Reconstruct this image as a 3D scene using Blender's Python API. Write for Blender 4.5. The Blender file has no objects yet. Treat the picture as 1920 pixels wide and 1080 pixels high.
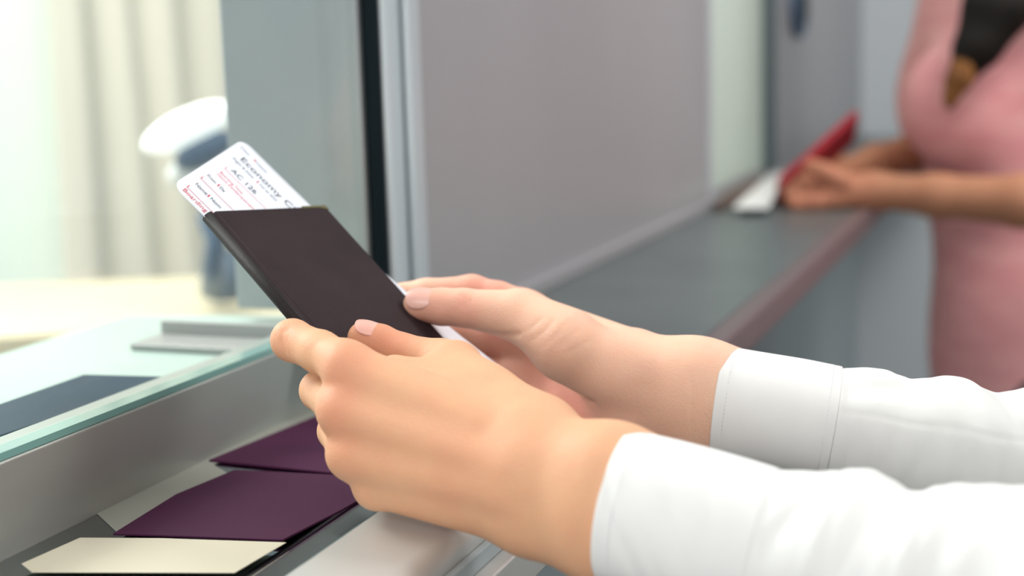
import bpy, math, random
import numpy as np
from mathutils import Matrix, Vector
rnd = random.Random(7)
C = bpy.context.scene.collection

# ------------------------------------------------------------------ camera
F = 2667.0; CX, CY = 960.0, 540.0
def cam_basis(vpx, vpy, roll):
    Y = np.array([(vpx-CX)/F, -(vpy-CY)/F, -1.]); Y /= np.linalg.norm(Y)
    b = -(-roll*Y[0]+Y[1])/Y[2]
    Z = np.array([-roll, 1, b]); Z /= np.linalg.norm(Z)
    X = np.cross(Y, Z)
    return np.array([X, Y, Z])
R = cam_basis(1980, 80, .03)            # rows: world axes (x customer side, y along the counter, z up)
EYE = np.array([0, 0, 1.24])
def P(px, py, d):                       # surveyed point: sight line and depth -> world point
    return EYE + R @ np.array([(px-CX)/F, -(py-CY)/F, -1.])*d
def dirw(v): return R @ np.array(v, float)
def on_z(px, py, z):
    r = R @ np.array([(px-CX)/F, -(py-CY)/F, -1.]); return EYE + r*(z-EYE[2])/r[2]
def on_x(px, py, x):
    r = R @ np.array([(px-CX)/F, -(py-CY)/F, -1.]); return EYE + r*(x-EYE[0])/r[0]
def on_y(px, py, y):
    r = R @ np.array([(px-CX)/F, -(py-CY)/F, -1.]); return EYE + r*(y-EYE[1])/r[1]
cam = bpy.data.cameras.new('camera'); co = bpy.data.objects.new('camera', cam); C.objects.link(co)
M4 = Matrix.Identity(4)
for i in range(3):
    for j in range(3): M4[i][j] = R[i][j]
    M4[i][3] = EYE[i]
co.matrix_world = M4
cam.sensor_width = 36; cam.lens = 50.006; cam.clip_start = .02
cam.dof.use_dof = True; cam.dof.focus_distance = .622; cam.dof.aperture_fstop = 4.9
bpy.context.scene.camera = co

# ------------------------------------------------------------------ light
sc = bpy.context.scene
sc.view_settings.view_transform = 'Standard'; sc.view_settings.look = 'None'
sc.view_settings.exposure = 0.0; sc.view_settings.gamma = 1; sc.view_settings.use_curve_mapping = False
W = bpy.data.worlds.new('world'); sc.world = W; W.use_nodes = True
W.node_tree.nodes['Background'].inputs[0].default_value = (.88, .93, .94, 1)
W.node_tree.nodes['Background'].inputs[1].default_value = .62
def area(name, loc, target, size, power, col=(1,1,1), sy=None):
    l = bpy.data.lights.new(name, 'AREA'); l.energy = power; l.color = col
    l.shape = 'RECTANGLE'; l.size = size; l.size_y = sy or size
    o = bpy.data.objects.new(name, l); C.objects.link(o); o.location = loc
    o.rotation_euler = (Vector(target)-Vector(loc)).to_track_quat('-Z', 'Y').to_euler()
    return o
HAND = Vector(P(850, 750, .66))
area('hall_ceiling_light', (.1, -.9, 2.3), HAND, .8, 3, (1, .97, .94))
area('near_arm_fill', (.15, -.75, 1.10), P(1300, 900, .52), .5, 3.7, (1, .97, .93))  # unseen low fill, added to brighten the near arm and shade the far sleeve
o = area('far_palm_fill', (-.22, -.45, 1.75), P(1120, 700, .64), .3, .6, (1, .96, .94)); o.data.spread = math.radians(70)  # unseen fill added to lift the far palm
area('clerk_room_daylight', (-1.75, 1.0, 2.25), HAND, .9, 24, (1, 1, .98))
area('finger_rim_fill', (-1.25, .72, 1.75), P(600, 760, .6), .3, 6, (1, 1, .97))  # extra source added for a bright rim on the near fingers
area('curtain_fill', (-1.0, .9, 2.6), (-2.3, 3.0, 1.4), 1.2, 48, (1, .99, .95))  # added inside the room, turned on the curtain to brighten it
area('hall_far_light', (.55, 1.35, 2.4), (.12, 1.95, 1.2), .8, 25, (1, .98, .96))

# ------------------------------------------------------------------ materials
def mat(name, col, rough=.5, metal=0., spec=.5, noise=None, bump=None, sss=0., coat=0., aniso=None):
    m = bpy.data.materials.new(name); m.use_nodes = True
    nt = m.node_tree; b = nt.nodes['Principled BSDF']
    b.inputs['Base Color'].default_value = (*col, 1); b.inputs['Roughness'].default_value = rough
    b.inputs['Metallic'].default_value = metal; b.inputs['Specular IOR Level'].default_value = spec
    b.inputs['Coat Weight'].default_value = coat
    if sss:
        b.inputs['Subsurface Weight'].default_value = sss
        b.inputs['Subsurface Radius'].default_value = (1, .35, .2); b.inputs['Subsurface Scale'].default_value = .006
    tc = nt.nodes.new('ShaderNodeTexCoord')
    def ntex(scale, stretch=(1,1,1), detail=3):
        mp = nt.nodes.new('ShaderNodeMapping'); mp.inputs['Scale'].default_value = stretch
        nt.links.new(tc.outputs['Object'], mp.inputs[0])
        n = nt.nodes.new('ShaderNodeTexNoise'); n.inputs['Scale'].default_value = scale; n.inputs['Detail'].default_value = detail
        nt.links.new(mp.outputs[0], n.inputs[0]); return n
    if noise:
        scale, col2, stretch = noise
        n = ntex(scale, stretch)
        r = nt.nodes.new('ShaderNodeValToRGB'); r.color_ramp.elements[0].position = .35; r.color_ramp.elements[1].position = .65
        r.color_ramp.elements[0].color = (*col, 1); r.color_ramp.elements[1].color = (*col2, 1)
        nt.links.new(n.outputs['Fac'], r.inputs[0]); nt.links.new(r.outputs[0], b.inputs['Base Color'])
    if bump:
        scale, st, dist, stretch = bump
        n = ntex(scale, stretch, 4)
        bp = nt.nodes.new('ShaderNodeBump'); bp.inputs['Strength'].default_value = st; bp.inputs['Distance'].default_value = dist
        nt.links.new(n.outputs['Fac'], bp.inputs['Height']); nt.links.new(bp.outputs[0], b.inputs['Normal'])
    return m
def lin(r, g, b):
    f = lambda c: (c/255/12.92) if c/255 <= .04045 else ((c/255+.055)/1.055)**2.4
    return (f(r), f(g), f(b))
U = (1,1,1)
M = {}
M['steel'] = mat('brushed_steel', lin(180,185,179), .42, .6, bump=(60, .25, .0004, (1,.03,1)), noise=(18, lin(172,173,168), (1,.2,1)))
M['rail'] = mat('satin_rail_steel', lin(190,190,187), .42, .4, bump=(200, .1, .0002, (1,.05,1)))
M['polish'] = mat('polished_tray_steel', lin(150,164,168), .07, 1., bump=(6, .12, .004, U))
M['counter'] = mat('grey_counter', lin(112,122,122), .35, .45, noise=(8, lin(104,113,114), U))
M['trim'] = mat('counter_front_edge', lin(128,112,114), .4, .5)  # warm tint imitates a brown-pink reflection in the steel edge
M['panel'] = mat('partition_panel', lin(172,171,173), .4, .3, noise=(2.2, lin(164,163,166), (1,1,.3)))
M['alu'] = mat('pale_aluminium', lin(196,204,208), .35, .3, noise=(12, lin(182,191,196), (1,8,.05)))
M['seal'] = mat('black_rubber_seal', lin(3,18,24), .6, spec=.15)
M['endwall'] = mat('end_wall_paint', lin(196,201,204), .7, noise=(1.5, lin(188,194,198), U))
M['base'] = mat('counter_base_panel', lin(166,176,178), .6, noise=(2, lin(158,168,171), U))
M['floor'] = mat('floor_tiles', lin(120,120,118), .4, noise=(3, lin(105,106,105), U))
M['desk'] = mat('desk_top', lin(176,196,188), .3, noise=(3, lin(170,190,182), U))
M['curtain'] = mat('curtain_cloth', lin(250,243,226), .8, noise=(9, lin(242,236,220), (1,1,.05)), bump=(300,.1,.001,U))
M['pale'] = mat('pale_window_reveal', lin(236,246,240), .6, noise=(3, lin(228,240,234), U))
M['partition'] = mat('clerk_side_partition', lin(158,164,168), .35, .3, noise=(4, lin(172,170,166), (1,1,.25)))
M['cream'] = mat('cream_ledge', lin(206,196,168), .6, noise=(5, lin(198,188,160), U))
M['white'] = mat('white_enamel', lin(250,250,246), .3, noise=(5, lin(246,247,243), U))
M['lampblue'] = mat('blue_grey_plastic', lin(88,112,140), .45, noise=(10, lin(70,95,124), U))
M['darkblue'] = mat('dark_blue_plastic', lin(50,72,96), .5, noise=(20, lin(80,96,112), U))
M['bluefolder'] = mat('blue_folder_card', lin(8,40,62), .45, spec=.15, noise=(6, lin(14,52,76), U))
M['purple'] = mat('purple_reflection_tone', lin(72,30,60), .7, spec=.15, noise=(8, lin(64,26,54), U), bump=(300,.15,.0005,U))  # purple reflected in the tray, put into a sheet's own colour
M['beige'] = mat('cream_reflection_tone', lin(206,198,176), .6, noise=(6, lin(196,190,170), U))  # colour of the cream reflection painted into the tray
M['grey_reflection_tone'] = mat('grey_reflection_tone', lin(150,150,140), .6, noise=(6, lin(140,142,134), U))  # colour of the grey reflection painted into the tray
M['leather'] = mat('brown_leather', lin(52,39,42), .6, spec=.12, noise=(30, lin(46,34,37), U), bump=(420,.35,.0006,U))
M['leather_dark'] = mat('dark_leather_edge', lin(34,28,28), .55, spec=.2, bump=(420,.3,.0005,U))
M['thread'] = mat('stitch_thread', lin(106,86,88), .6)
M['brass'] = mat('olive_metal_corner', lin(104,98,62), .4, .5)
M['paper'] = mat('ticket_paper', lin(232,235,243), .6, noise=(60, lin(228,232,241), U))
M['inner'] = mat('passport_paper', lin(214,218,222), .7)
M['ink'] = mat('black_ink', lin(46,56,64), .6)
M['ink_grey'] = mat('grey_ink', lin(120,126,136), .6)
M['ink_red'] = mat('red_ink', lin(206,34,58), .6)
M['ink_pink'] = mat('pale_red_ink', lin(236,120,124), .6)
M['ink_blue'] = mat('blue_ink', lin(60,100,176), .6)
M['cotton'] = mat('white_cotton', lin(232,231,229), .85, spec=.2, noise=(30, lin(227,226,225), U), bump=(1500,.12,.0003,U))
M['cotton_seam'] = mat('white_cotton_stitching', lin(222,222,224), .9, spec=.1)
M['pink'] = mat('pink_knit', lin(240,176,174), .8, spec=.15, noise=(12, lin(230,158,160), (1,1,3)), bump=(40,.3,.004,(1,1,4)))
M['hair'] = mat('dark_brown_hair', lin(22,15,9), .55, spec=.2, noise=(25, lin(14,9,5), (6,6,.4)), bump=(150,.6,.003,(6,6,.2)))
M['hair_tip'] = mat('light_brown_hair_tips', lin(150,98,52), .55, spec=.2, noise=(25, lin(96,60,30), (6,6,.4)), bump=(150,.6,.003,(6,6,.2)))
M['redcard'] = mat('red_passport_cover', lin(160,18,38), .45, noise=(20, lin(140,12,32), U))
M['browncard'] = mat('brown_passport_cover', lin(110,92,84), .5, noise=(20, lin(96,80,72), U))
M['trousers'] = mat('dark_trousers', lin(60,66,80), .8, noise=(20, lin(52,58,70), U))
M['nail'] = mat('fingernail', lin(240,182,168), .32, spec=.4, sss=.15, noise=(60, lin(236,174,160), U))
M['lip'] = mat('lips', lin(190,104,100), .45)
M['eye'] = mat('eye_white', lin(235,232,228), .2)
M['iris'] = mat('eye_iris', lin(58,40,26), .2)

def skin(name, base, flush):
    m = mat(name, base, .58, spec=.30, sss=.28)
    nt = m.node_tree; b = nt.nodes['Principled BSDF']; L = nt.links.new
    tc = nt.nodes.new('ShaderNodeTexCoord')
    at = nt.nodes.new('ShaderNodeAttribute'); at.attribute_name = 'flush'
    n1 = nt.nodes.new('ShaderNodeTexNoise'); n1.inputs['Scale'].default_value = 55; n1.inputs['Detail'].default_value = 4
    L(tc.outputs['Object'], n1.inputs[0])
    ma = nt.nodes.new('ShaderNodeMath'); ma.operation = 'MULTIPLY_ADD'
    L(n1.outputs['Fac'], ma.inputs[0]); ma.inputs[1].default_value = .55; ma.inputs[2].default_value = -.2
    ad = nt.nodes.new('ShaderNodeMath'); ad.operation = 'ADD'; ad.use_clamp = True
    L(ma.outputs[0], ad.inputs[0]); L(at.outputs['Fac'], ad.inputs[1])
    mx = nt.nodes.new('ShaderNodeMix'); mx.data_type = 'RGBA'
    mx.inputs[6].default_value = (*base, 1); mx.inputs[7].default_value = (*flush, 1)
    L(ad.outputs[0], mx.inputs[0]); L(mx.outputs[2], b.inputs['Base Color'])
    v = nt.nodes.new('ShaderNodeTexVoronoi'); v.inputs['Scale'].default_value = 900
    n2 = nt.nodes.new('ShaderNodeTexNoise'); n2.inputs['Scale'].default_value = 160; n2.inputs['Detail'].default_value = 5
    L(tc.outputs['Object'], v.inputs['Vector']); L(tc.outputs['Object'], n2.inputs[0])
    b1 = nt.nodes.new('ShaderNodeBump'); b1.inputs['Strength'].default_value = .22; b1.inputs['Distance'].default_value = .0004
    b2 = nt.nodes.new('ShaderNodeBump'); b2.inputs['Strength'].default_value = .3; b2.inputs['Distance'].default_value = .0008
    L(v.outputs['Distance'], b1.inputs['Height']); L(n2.outputs['Fac'], b2.inputs['Height'])
    L(b1.outputs[0], b2.inputs['Normal']); L(b2.outputs[0], b.inputs['Normal'])
    return m
M['skin'] = skin('skin', lin(219,168,132), lin(212,136,110))
M['palm_skin'] = skin('palm_side_skin', lin(230,186,160), lin(222,152,134))
M['skin2'] = skin('tanned_skin', lin(176,124,94), lin(188,118,94))

def glass_mat():
    m = bpy.data.materials.new('clear_glass'); m.use_nodes = True; nt = m.node_tree
    nt.nodes.remove(nt.nodes['Principled BSDF']); out = nt.nodes['Material Output']
    t = nt.nodes.new('ShaderNodeBsdfTransparent'); t.inputs[0].default_value = (.985,.998,.99,1)
    g = nt.nodes.new('ShaderNodeBsdfGlossy'); g.inputs['Roughness'].default_value = .01
    lw = nt.nodes.new('ShaderNodeLayerWeight'); lw.inputs['Blend'].default_value = .5
    pw = nt.nodes.new('ShaderNodeMath'); pw.operation = 'POWER'; pw.inputs[1].default_value = 5
    fr = nt.nodes.new('ShaderNodeMath'); fr.operation = 'MULTIPLY_ADD'; fr.inputs[1].default_value = .9; fr.inputs[2].default_value = .022
    nt.links.new(lw.outputs['Facing'], pw.inputs[0]); nt.links.new(pw.outputs[0], fr.inputs[0])
    n = nt.nodes.new('ShaderNodeTexNoise'); n.inputs['Scale'].default_value = 30
    d = nt.nodes.new('ShaderNodeBsdfDiffuse'); d.inputs[0].default_value = (.8,.95,.9,1)
    m1 = nt.nodes.new('ShaderNodeMixShader'); m2 = nt.nodes.new('ShaderNodeMixShader')
    r = nt.nodes.new('ShaderNodeMath'); r.operation = 'MULTIPLY'; r.inputs[1].default_value = .05
    nt.links.new(n.outputs['Fac'], r.inputs[0]); nt.links.new(r.outputs[0], m1.inputs[0])
    nt.links.new(t.outputs[0], m1.inputs[1]); nt.links.new(d.outputs[0], m1.inputs[2])
    nt.links.new(fr.outputs[0], m2.inputs[0]); nt.links.new(m1.outputs[0], m2.inputs[1]); nt.links.new(g.outputs[0], m2.inputs[2])
    nt.links.new(m2.outputs[0], out.inputs[0]); return m
M['glass'] = glass_mat()
M['glass_edge'] = mat('green_glass_edge', lin(122,166,160), .15, coat=.3, noise=(30, lin(140,184,178), (1,.1,1)))

# ------------------------------------------------------------------ mesh helpers
def link(name, verts, faces, m, parent=None, smooth=False, mods=()):
    me = bpy.data.meshes.new(name)
    if isinstance(verts, np.ndarray) and isinstance(faces, np.ndarray):
        n = len(faces); me.vertices.add(len(verts)); me.vertices.foreach_set('co', verts.astype(np.float32).ravel())
        me.loops.add(n*4); me.loops.foreach_set('vertex_index', faces.astype(np.int32).ravel())
        me.polygons.add(n); me.polygons.foreach_set('loop_start', np.arange(0, n*4, 4, dtype=np.int32))
        me.update(calc_edges=True); me.validate()
    else:
        me.from_pydata([tuple(map(float, v)) for v in verts], [], faces); me.update()
    if smooth: me.polygons.foreach_set('use_smooth', [True]*len(me.polygons))
    me.materials.append(m if not isinstance(m, str) else M[m])
    o = bpy.data.objects.new(name, me); C.objects.link(o)
    if parent: adopt(o, parent)
    return o
def adopt(o, parent):
    o.parent = parent; o.matrix_parent_inverse = Matrix.Translation(-Vector(parent.location))
def bevel(o, w, seg=2):
    b = o.modifiers.new('bevel', 'BEVEL'); b.width = w; b.segments = seg; b.limit_method = 'ANGLE'
    for p in o.data.polygons: p.use_smooth = True
    w_ = o.modifiers.new('wn', 'WEIGHTED_NORMAL'); w_.keep_sharp = True
    return o
BOXF = [(0,3,2,1),(4,5,6,7),(0,1,5,4),(1,2,6,5),(2,3,7,6),(3,0,4,7)]
def box(name, lo, hi, m, parent=None, bev=0.):
    x0,y0,z0 = lo; x1,y1,z1 = hi
    o = link(name, [(x0,y0,z0),(x1,y0,z0),(x1,y1,z0),(x0,y1,z0),(x0,y0,z1),(x1,y0,z1),(x1,y1,z1),(x0,y1,z1)], BOXF, m, parent)
    if bev: bevel(o, bev)
    return o
def slab(name, pts, n, th, m, parent=None, bev=0.):      # polygon pts extruded by th along n
    n = np.array(n, float); n /= np.linalg.norm(n); k = len(pts)
    v = [np.array(p) for p in pts] + [np.array(p)+n*th for p in pts]
    f = [tuple(range(k))[::-1], tuple(range(k, 2*k))] + [(i, (i+1)%k, k+(i+1)%k, k+i) for i in range(k)]
    c = np.mean(v, axis=0); a = np.cross(v[1]-v[0], v[2]-v[0])
    if np.dot(a, n) < 0: f = [tuple(reversed(q)) for q in f]
    o = link(name, v, f, m, parent)
    if bev: bevel(o, bev)
    return o
def tube(name, pts, rads, m, parent=None, seg=16, cap=True):
    pts = [np.array(p, float) for p in pts]; V = []; Fc = []
    up = np.array([0,0,1.]) if abs((pts[1]-pts[0])[2]) < .9*np.linalg.norm(pts[1]-pts[0]) else np.array([1.,0,0])
    for i, p in enumerate(pts):
        t = pts[min(i+1, len(pts)-1)]-pts[max(i-1, 0)]; t /= np.linalg.norm(t)
        a = np.cross(up, t); a /= np.linalg.norm(a); b = np.cross(t, a); r = rads[i] if hasattr(rads, '__len__') else rads
        for k in range(seg):
            w = 2*math.pi*k/seg; V.append(p+r*(math.cos(w)*a+math.sin(w)*b))
    for i in range(len(pts)-1):
        for k in range(seg):
            Fc.append((i*seg+k, i*seg+(k+1)%seg, (i+1)*seg+(k+1)%seg, (i+1)*seg+k))
    if cap: Fc += [tuple(range(seg))[::-1], tuple(range((len(pts)-1)*seg, len(pts)*seg))]
    return link(name, V, Fc, m, parent, True)
def empty(name, loc):
    o = bpy.data.objects.new(name, None); C.objects.link(o); o.location = tuple(map(float, loc)); o.empty_display_size = .02
    return o
def tag(o, label, cat, group=None):
    o['label'] = label; o['category'] = cat
    if group: o['group'] = group
    return o
def struct(o, label=None, cat=None):
    o['kind'] = 'structure'
    if label: o['label'] = label
    if cat: o['category'] = cat
    return o
def profile_y(name, prof, y0, y1, m, parent=None):       # closed (x,z) profile swept along y
    k = len(prof); V = [(x, y0, z) for x, z in prof]+[(x, y1, z) for x, z in prof]
    Fc = [tuple(range(k)), tuple(range(k, 2*k))[::-1]] + [(i, k+i, k+(i+1)%k, (i+1)%k) for i in range(k)]
    o = link(name, V, Fc, m, parent)
    for p in o.data.polygons: p.use_smooth = len(p.vertices) == 4
    o.modifiers.new('es', 'EDGE_SPLIT').split_angle = math.radians(40)
    return o

# ------------------------------------------------------------------ signed distance modelling (organic bodies)
class Field:
    def __init__(s, lo, hi, h):
        s.lo = np.array(lo, np.float32); s.h = h; s.n = np.ceil((np.array(hi)-s.lo)/h).astype(int)+1
        s.D = np.full(s.n, 1., np.float32)
        s.ax = [s.lo[i]+h*np.arange(s.n[i], dtype=np.float32) for i in range(3)]
    def sub(s, lo, hi):
        a = np.clip(np.floor((np.array(lo)-s.lo)/s.h).astype(int), 0, s.n); b = np.clip(np.ceil((np.array(hi)-s.lo)/s.h).astype(int)+1, 0, s.n)
        return tuple(slice(a[i], b[i]) for i in range(3))
    def pts(s, sl):
        return s.ax[0][sl[0]][:,None,None], s.ax[1][sl[1]][None,:,None], s.ax[2][sl[2]][None,None,:]
def cone_d(X, Y, Z, a, b, ra, rb):
    ab = b-a; L2 = float(ab@ab)+1e-12
    t = np.clip(((X-a[0])*ab[0]+(Y-a[1])*ab[1]+(Z-a[2])*ab[2])/L2, 0, 1)
    d = np.sqrt((X-a[0]-t*ab[0])**2+(Y-a[1]-t*ab[1])**2+(Z-a[2]-t*ab[2])**2)
    return d-(ra+(rb-ra)*t)
def ell_d(X, Y, Z, c, r, A):            # A: 3 rows = local axes
    q = [((X-c[0])*A[i][0]+(Y-c[1])*A[i][1]+(Z-c[2])*A[i][2]) for i in range(3)]
    k0 = np.sqrt(sum((q[i]/r[i])**2 for i in range(3))); k1 = np.sqrt(sum((q[i]/r[i]**2)**2 for i in range(3)))+1e-9
    return k0*(k0-1)/k1
def smin(a, b, k):
    if k <= 0: return np.minimum(a, b)
    h = np.maximum(k-np.abs(a-b), 0)/k
    return np.minimum(a, b)-h*h*k*.25
def prim(fl, p, k, cut=False):
    if p[0] == 'c': p = ('c', p[1], p[2], p[3]*RS[0], p[4]*RS[0])
    if p[0] == 'c':
        _, a, b, ra, rb = p; R_ = max(ra, rb)+k+.004
        lo = np.minimum(a, b)-R_; hi = np.maximum(a, b)+R_
    else:
        _, c, r, A = p; R_ = max(r)+k+.004; lo = c-R_; hi = c+R_
    sl = fl.sub(lo, hi)
    if min(q.stop-q.start for q in sl) <= 0: return
    X, Y, Z = fl.pts(sl)
    d = (cone_d(X, Y, Z, *p[1:]) if p[0] == 'c' else ell_d(X, Y, Z, *p[1:])).astype(np.float32)
    fl.D[sl] = -smin(-fl.D[sl], d, k) if cut else smin(fl.D[sl], d, k)
def surface_nets(D, lo, h):
    S = D < 0
    n = np.array(D.shape); c = n-1
    cnt = np.zeros(c, np.float32); pos = np.zeros((*c, 3), np.float32)
    for ax in range(3):
        o1, o2 = [a for a in range(3) if a != ax]
        for i in (0, 1):
            for j in (0, 1):
                s0 = [None]*3; s1 = [None]*3
                s0[ax] = slice(0, c[ax]); s1[ax] = slice(1, n[ax])
                s0[o1] = s1[o1] = slice(i, i+c[o1]); s0[o2] = s1[o2] = slice(j, j+c[o2])
                A = D[tuple(s0)]; B = D[tuple(s1)]; m = (A < 0) != (B < 0)
                w = np.nonzero(m); t = A[w]/(A[w]-B[w]); cnt[w] += 1
                q = np.zeros((len(t), 3), np.float32); q[:, ax] = t; q[:, o1] = i; q[:, o2] = j
                pos[w] += q
    act = np.nonzero(cnt); idx = -np.ones(c, np.int64); idx[act] = np.arange(len(act[0]))
    V = pos[act]/cnt[act][:, None]+np.stack(act, 1); V = V*h+np.array(lo)
    Q = []
    for ax in range(3):
        o1, o2 = (ax+1) % 3, (ax+2) % 3
        s0 = [slice(1, c[a]) for a in range(3)]; s1 = list(s0)
        s0[ax] = slice(0, c[ax]); s1[ax] = slice(1, n[ax])
        A = S[tuple(s0)]; B = S[tuple(s1)]
        w = np.nonzero(A != B); g = np.stack(w, 1)
        g[:, o1] += 1; g[:, o2] += 1
        inside = A[w]
        def at(d1, d2):
            e = g.copy(); e[:, o1] -= d1; e[:, o2] -= d2; return idx[e[:,0], e[:,1], e[:,2]]
        q = np.stack([at(1,1), at(0,1), at(0,0), at(1,0)], 1)
        q[~inside] = q[~inside][:, ::-1]; Q.append(q)
    return V, np.concatenate(Q)
def field_mesh(name, fl, m, parent, smooth_it=3, flush=()):
    V, Q = surface_nets(fl.D, fl.lo, fl.h)
    # relax staircase noise
    e = np.concatenate([Q[:, [0,1]], Q[:, [1,2]], Q[:, [2,3]], Q[:, [3,0]]]); e = np.concatenate([e, e[:, ::-1]])
    for _ in range(smooth_it):
        s = np.zeros_like(V); c = np.bincount(e[:,0], minlength=len(V)).astype(float)
        for k in range(3): s[:, k] = np.bincount(e[:,0], weights=V[e[:,1], k], minlength=len(V))
        V = V*.45+.55*s/c[:, None]
    o = link(name, V, Q, m, parent, True)
    if flush:
        a = o.data.attributes.new('flush', 'FLOAT', 'POINT'); v = np.zeros(len(V))
        for c, r, s in flush: v += s*np.exp(-((V-c)**2).sum(1)/r**2)
        a.data.foreach_set('value', np.clip(v, -.5, 1).astype(np.float32))
    return o
RS = [1.]
def cp(p): return P(p[0], p[1], p[2]*RS[0])
def chain(pts):                          # pts (px,py,d,r) -> capsules
    return [('c', cp(a), cp(b), a[3], b[3]) for a, b in zip(pts, pts[1:])]
def rnorm(v): v = np.array(v, float); return v/np.linalg.norm(v)

# ================================================================== THE SETTING
ZC = 1.05; XG = -.40; YP = .802
struct(box('floor', (-4, -2, -.02), (3, 3.6, 0), 'floor'))
YE = 3.2
struct(box('wall_back', (-.40, YE, 0), (3, YE+.1, 2.9), 'endwall'))
struct(box('wall_counter_base', (-.425, -1.2, 0), (-.40, YE, 1.0), 'base'))

def on_wall_y(px): return on_x(px, 300, XG)[1]
Y2a, Y2b = on_wall_y(1322), on_wall_y(1440)
# partition panels between the ticket windows
struct(box('wall_panel', (-.45, YP+.05, 1.04), (XG+.006, Y2a, 2.9), 'panel', bev=.003), 'satin grey partition panel between the two ticket windows', 'panel')
struct(box('wall_panel', (-.45, Y2b+.03, 1.04), (XG+.006, YE, 2.9), 'panel', bev=.003), 'grey partition panel beyond the far ticket window', 'panel')
# near window frame
fr = empty('window_1', (XG, 0, 1.085)); struct(fr, 'near ticket window with clear pane in a pale frame', 'window')
box('pane', (-.411, -1.0, 1.0865), (-.4005, YP-.012, 2.2), 'glass', fr)
box('pane_edge', (-.4105, -1.0, 1.083), (-.401, YP-.012, 1.0863), 'glass_edge', fr)
box('rubber_seal', (-.4003, YP-.004, 1.0532), (-.3905, YP+.006, 2.9), 'seal', fr, .003)
o = box('frame_post', (-.44, YP+.0065, 1.04), (-.388, YP+.048, 2.9), 'alu', fr, .004)
box('frame_lip', (-.3875, YP+.028, 1.052), (-.382, YP+.047, 2.9), 'alu', fr, .002)
# far window frame
f2 = empty('window_2', (XG, Y2a, 1.085)); struct(f2, 'far ticket window, a narrow pale green pane', 'window')
m_pg = mat('frosted_pale_green_glass', lin(205,222,210), .5, noise=(3, lin(198,215,203), U))
box('pane', (-.42, Y2a+.012, 1.067), (-.408, Y2b-.0, 2.6), m_pg, f2)
box('frame_post', (-.44, Y2b, 1.05), (-.392, Y2b+.03, 2.9), mat('dark_frame', lin(84,98,102), .5), f2, .003)
box('frame_post', (-.44, Y2a-.0, 1.05), (-.392, Y2a+.012, 2.9), 'alu', f2, .003)
box('sill', (-.44, Y2a+.0122, 1.05), (-.404, Y2b-.0002, 1.066), 'panel', f2, .002)

# counter: tray, rail, fascia (one moulded steel unit in the near bay)
TY = .79
ct = empty('ticket_tray', (-.33, .3, ZC)); tag(ct, 'stainless steel pass-through tray under the near ticket window', 'tray')
box('back_fascia', (-.43, -.6, 1.002), (XG, TY, 1.0828), 'steel', ct, .0012)
ZT = 1.042
profile_y('tray_pan', [(XG+.0003,ZT),(XG+.0003,ZT-.004),(-.262,ZT-.004),(-.262,ZT)], -.6, TY, 'polish', ct)
# sloped polished side up to rail + rounded rail
profile_y('polished_slope', [(-.294,ZT+.0003),(-.262,ZT+.0003),(-.2605,ZC+.0035),(-.2635,ZC+.003)], -.6, TY, 'polish', ct)
pr = [(-.2603,ZC+.004),(-.2603,1.03)]
pr += [(-.2150,1.03)]
for k in range(9):
    a = math.radians(98*k/8-8); pr.append((-.2240+.009*math.cos(a), ZC-.005+.009*math.sin(a)))
profile_y('rounded_rail', pr, -.6, TY, 'rail', ct)
box('shade_strip', (-.2149, -.6, 1.0365), (-.2115, TY, 1.0440), 'base', ct, .0005)  # solid strip added for the dark shaded band below the rail's round edge
box('lower_lip', (-.2149, -.6, 1.018), (-.2040, TY, 1.0363), 'rail', ct, .001)
# counter beyond
cb = empty('counter_shelf', (-.3, 1.5, ZC)); struct(cb, 'grey counter shelf running past the partition to the far window', 'counter')
box('shelf_top', (XG, TY+.002, 1.03), (-.2175, YE, ZC), 'counter', cb, .002)
box('front_edge', (-.2173, TY+.002, 1.026), (-.200, YE, ZC+.001), 'trim', cb, .003)
box('back_kerb', (XG+.0062, TY+.065, ZC+.0003), (XG+.014, YE, ZC+.012), 'panel', cb, .001)

# intercom on the far panel
ic = empty('intercom', on_x(1492, 35, XG+.006)); c0 = np.array(ic.location)
tag(ic, 'dark oval intercom fixed high on the far grey panel', 'intercom')
def disc_x(name, c, ry, rz, th, m, parent, bev=.001):
    pts = [(c[0], c[1]+ry*math.cos(2*math.pi*k/32), c[2]+rz*math.sin(2*math.pi*k/32)) for k in range(32)]
    return slab(name, pts, (1,0,0), th, m, parent, bev)
disc_x('housing', c0+[.0002,0,.02], .055, .05, .012, 'lampblue', ic, .003)
disc_x('speaker_mesh', c0+[.0123,0,.02], .035, .034, .002, 'seal', ic)

# ------------------------------------------------------------------ clerk side
ZD = 1.075
dk = empty('clerk_desk', (-1., 1.5, ZD)); tag(dk, 'pale green desk behind the near ticket window', 'desk')
cq = on_z(240, 588, ZD); e0 = on_z(0, 662, ZD); e1 = on_z(470, 590, ZD)
e0 = cq+(e0-cq)*2.2; e1 = np.array([-.4305, cq[1]+(e1-cq)[1]/(e1-cq)[0]*(-.4305-cq[0]), ZD])
slab('desk_top', [cq, e1, np.array([-.4305, -.4, ZD]), np.array([e0[0], -.4, ZD]), e0], (0,0,-1), .03, 'desk', dk, .003)
for x in (-.62, -.47):
    for y in (-.3, .66): box('leg', (x-.03, y-.03, 0), (x+.03, y+.03, ZD-.03), 'alu', dk)
struct(box('wall_partition', (on_y(436, 300, YP)[0], YP-.006, ZD+.0085), (-.4008, YP+.006, 2.9), 'partition', bev=.002), 'grey green return panel behind the glass', 'panel')
XW = -2.0
struct(box('wall_left', (XW-.15, -1, 0), (XW-.05, 4.5, .55), 'pale'))
m_day = mat('daylit_window_pane', lin(236,246,242), .4); b = m_day.node_tree.nodes['Principled BSDF']
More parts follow.
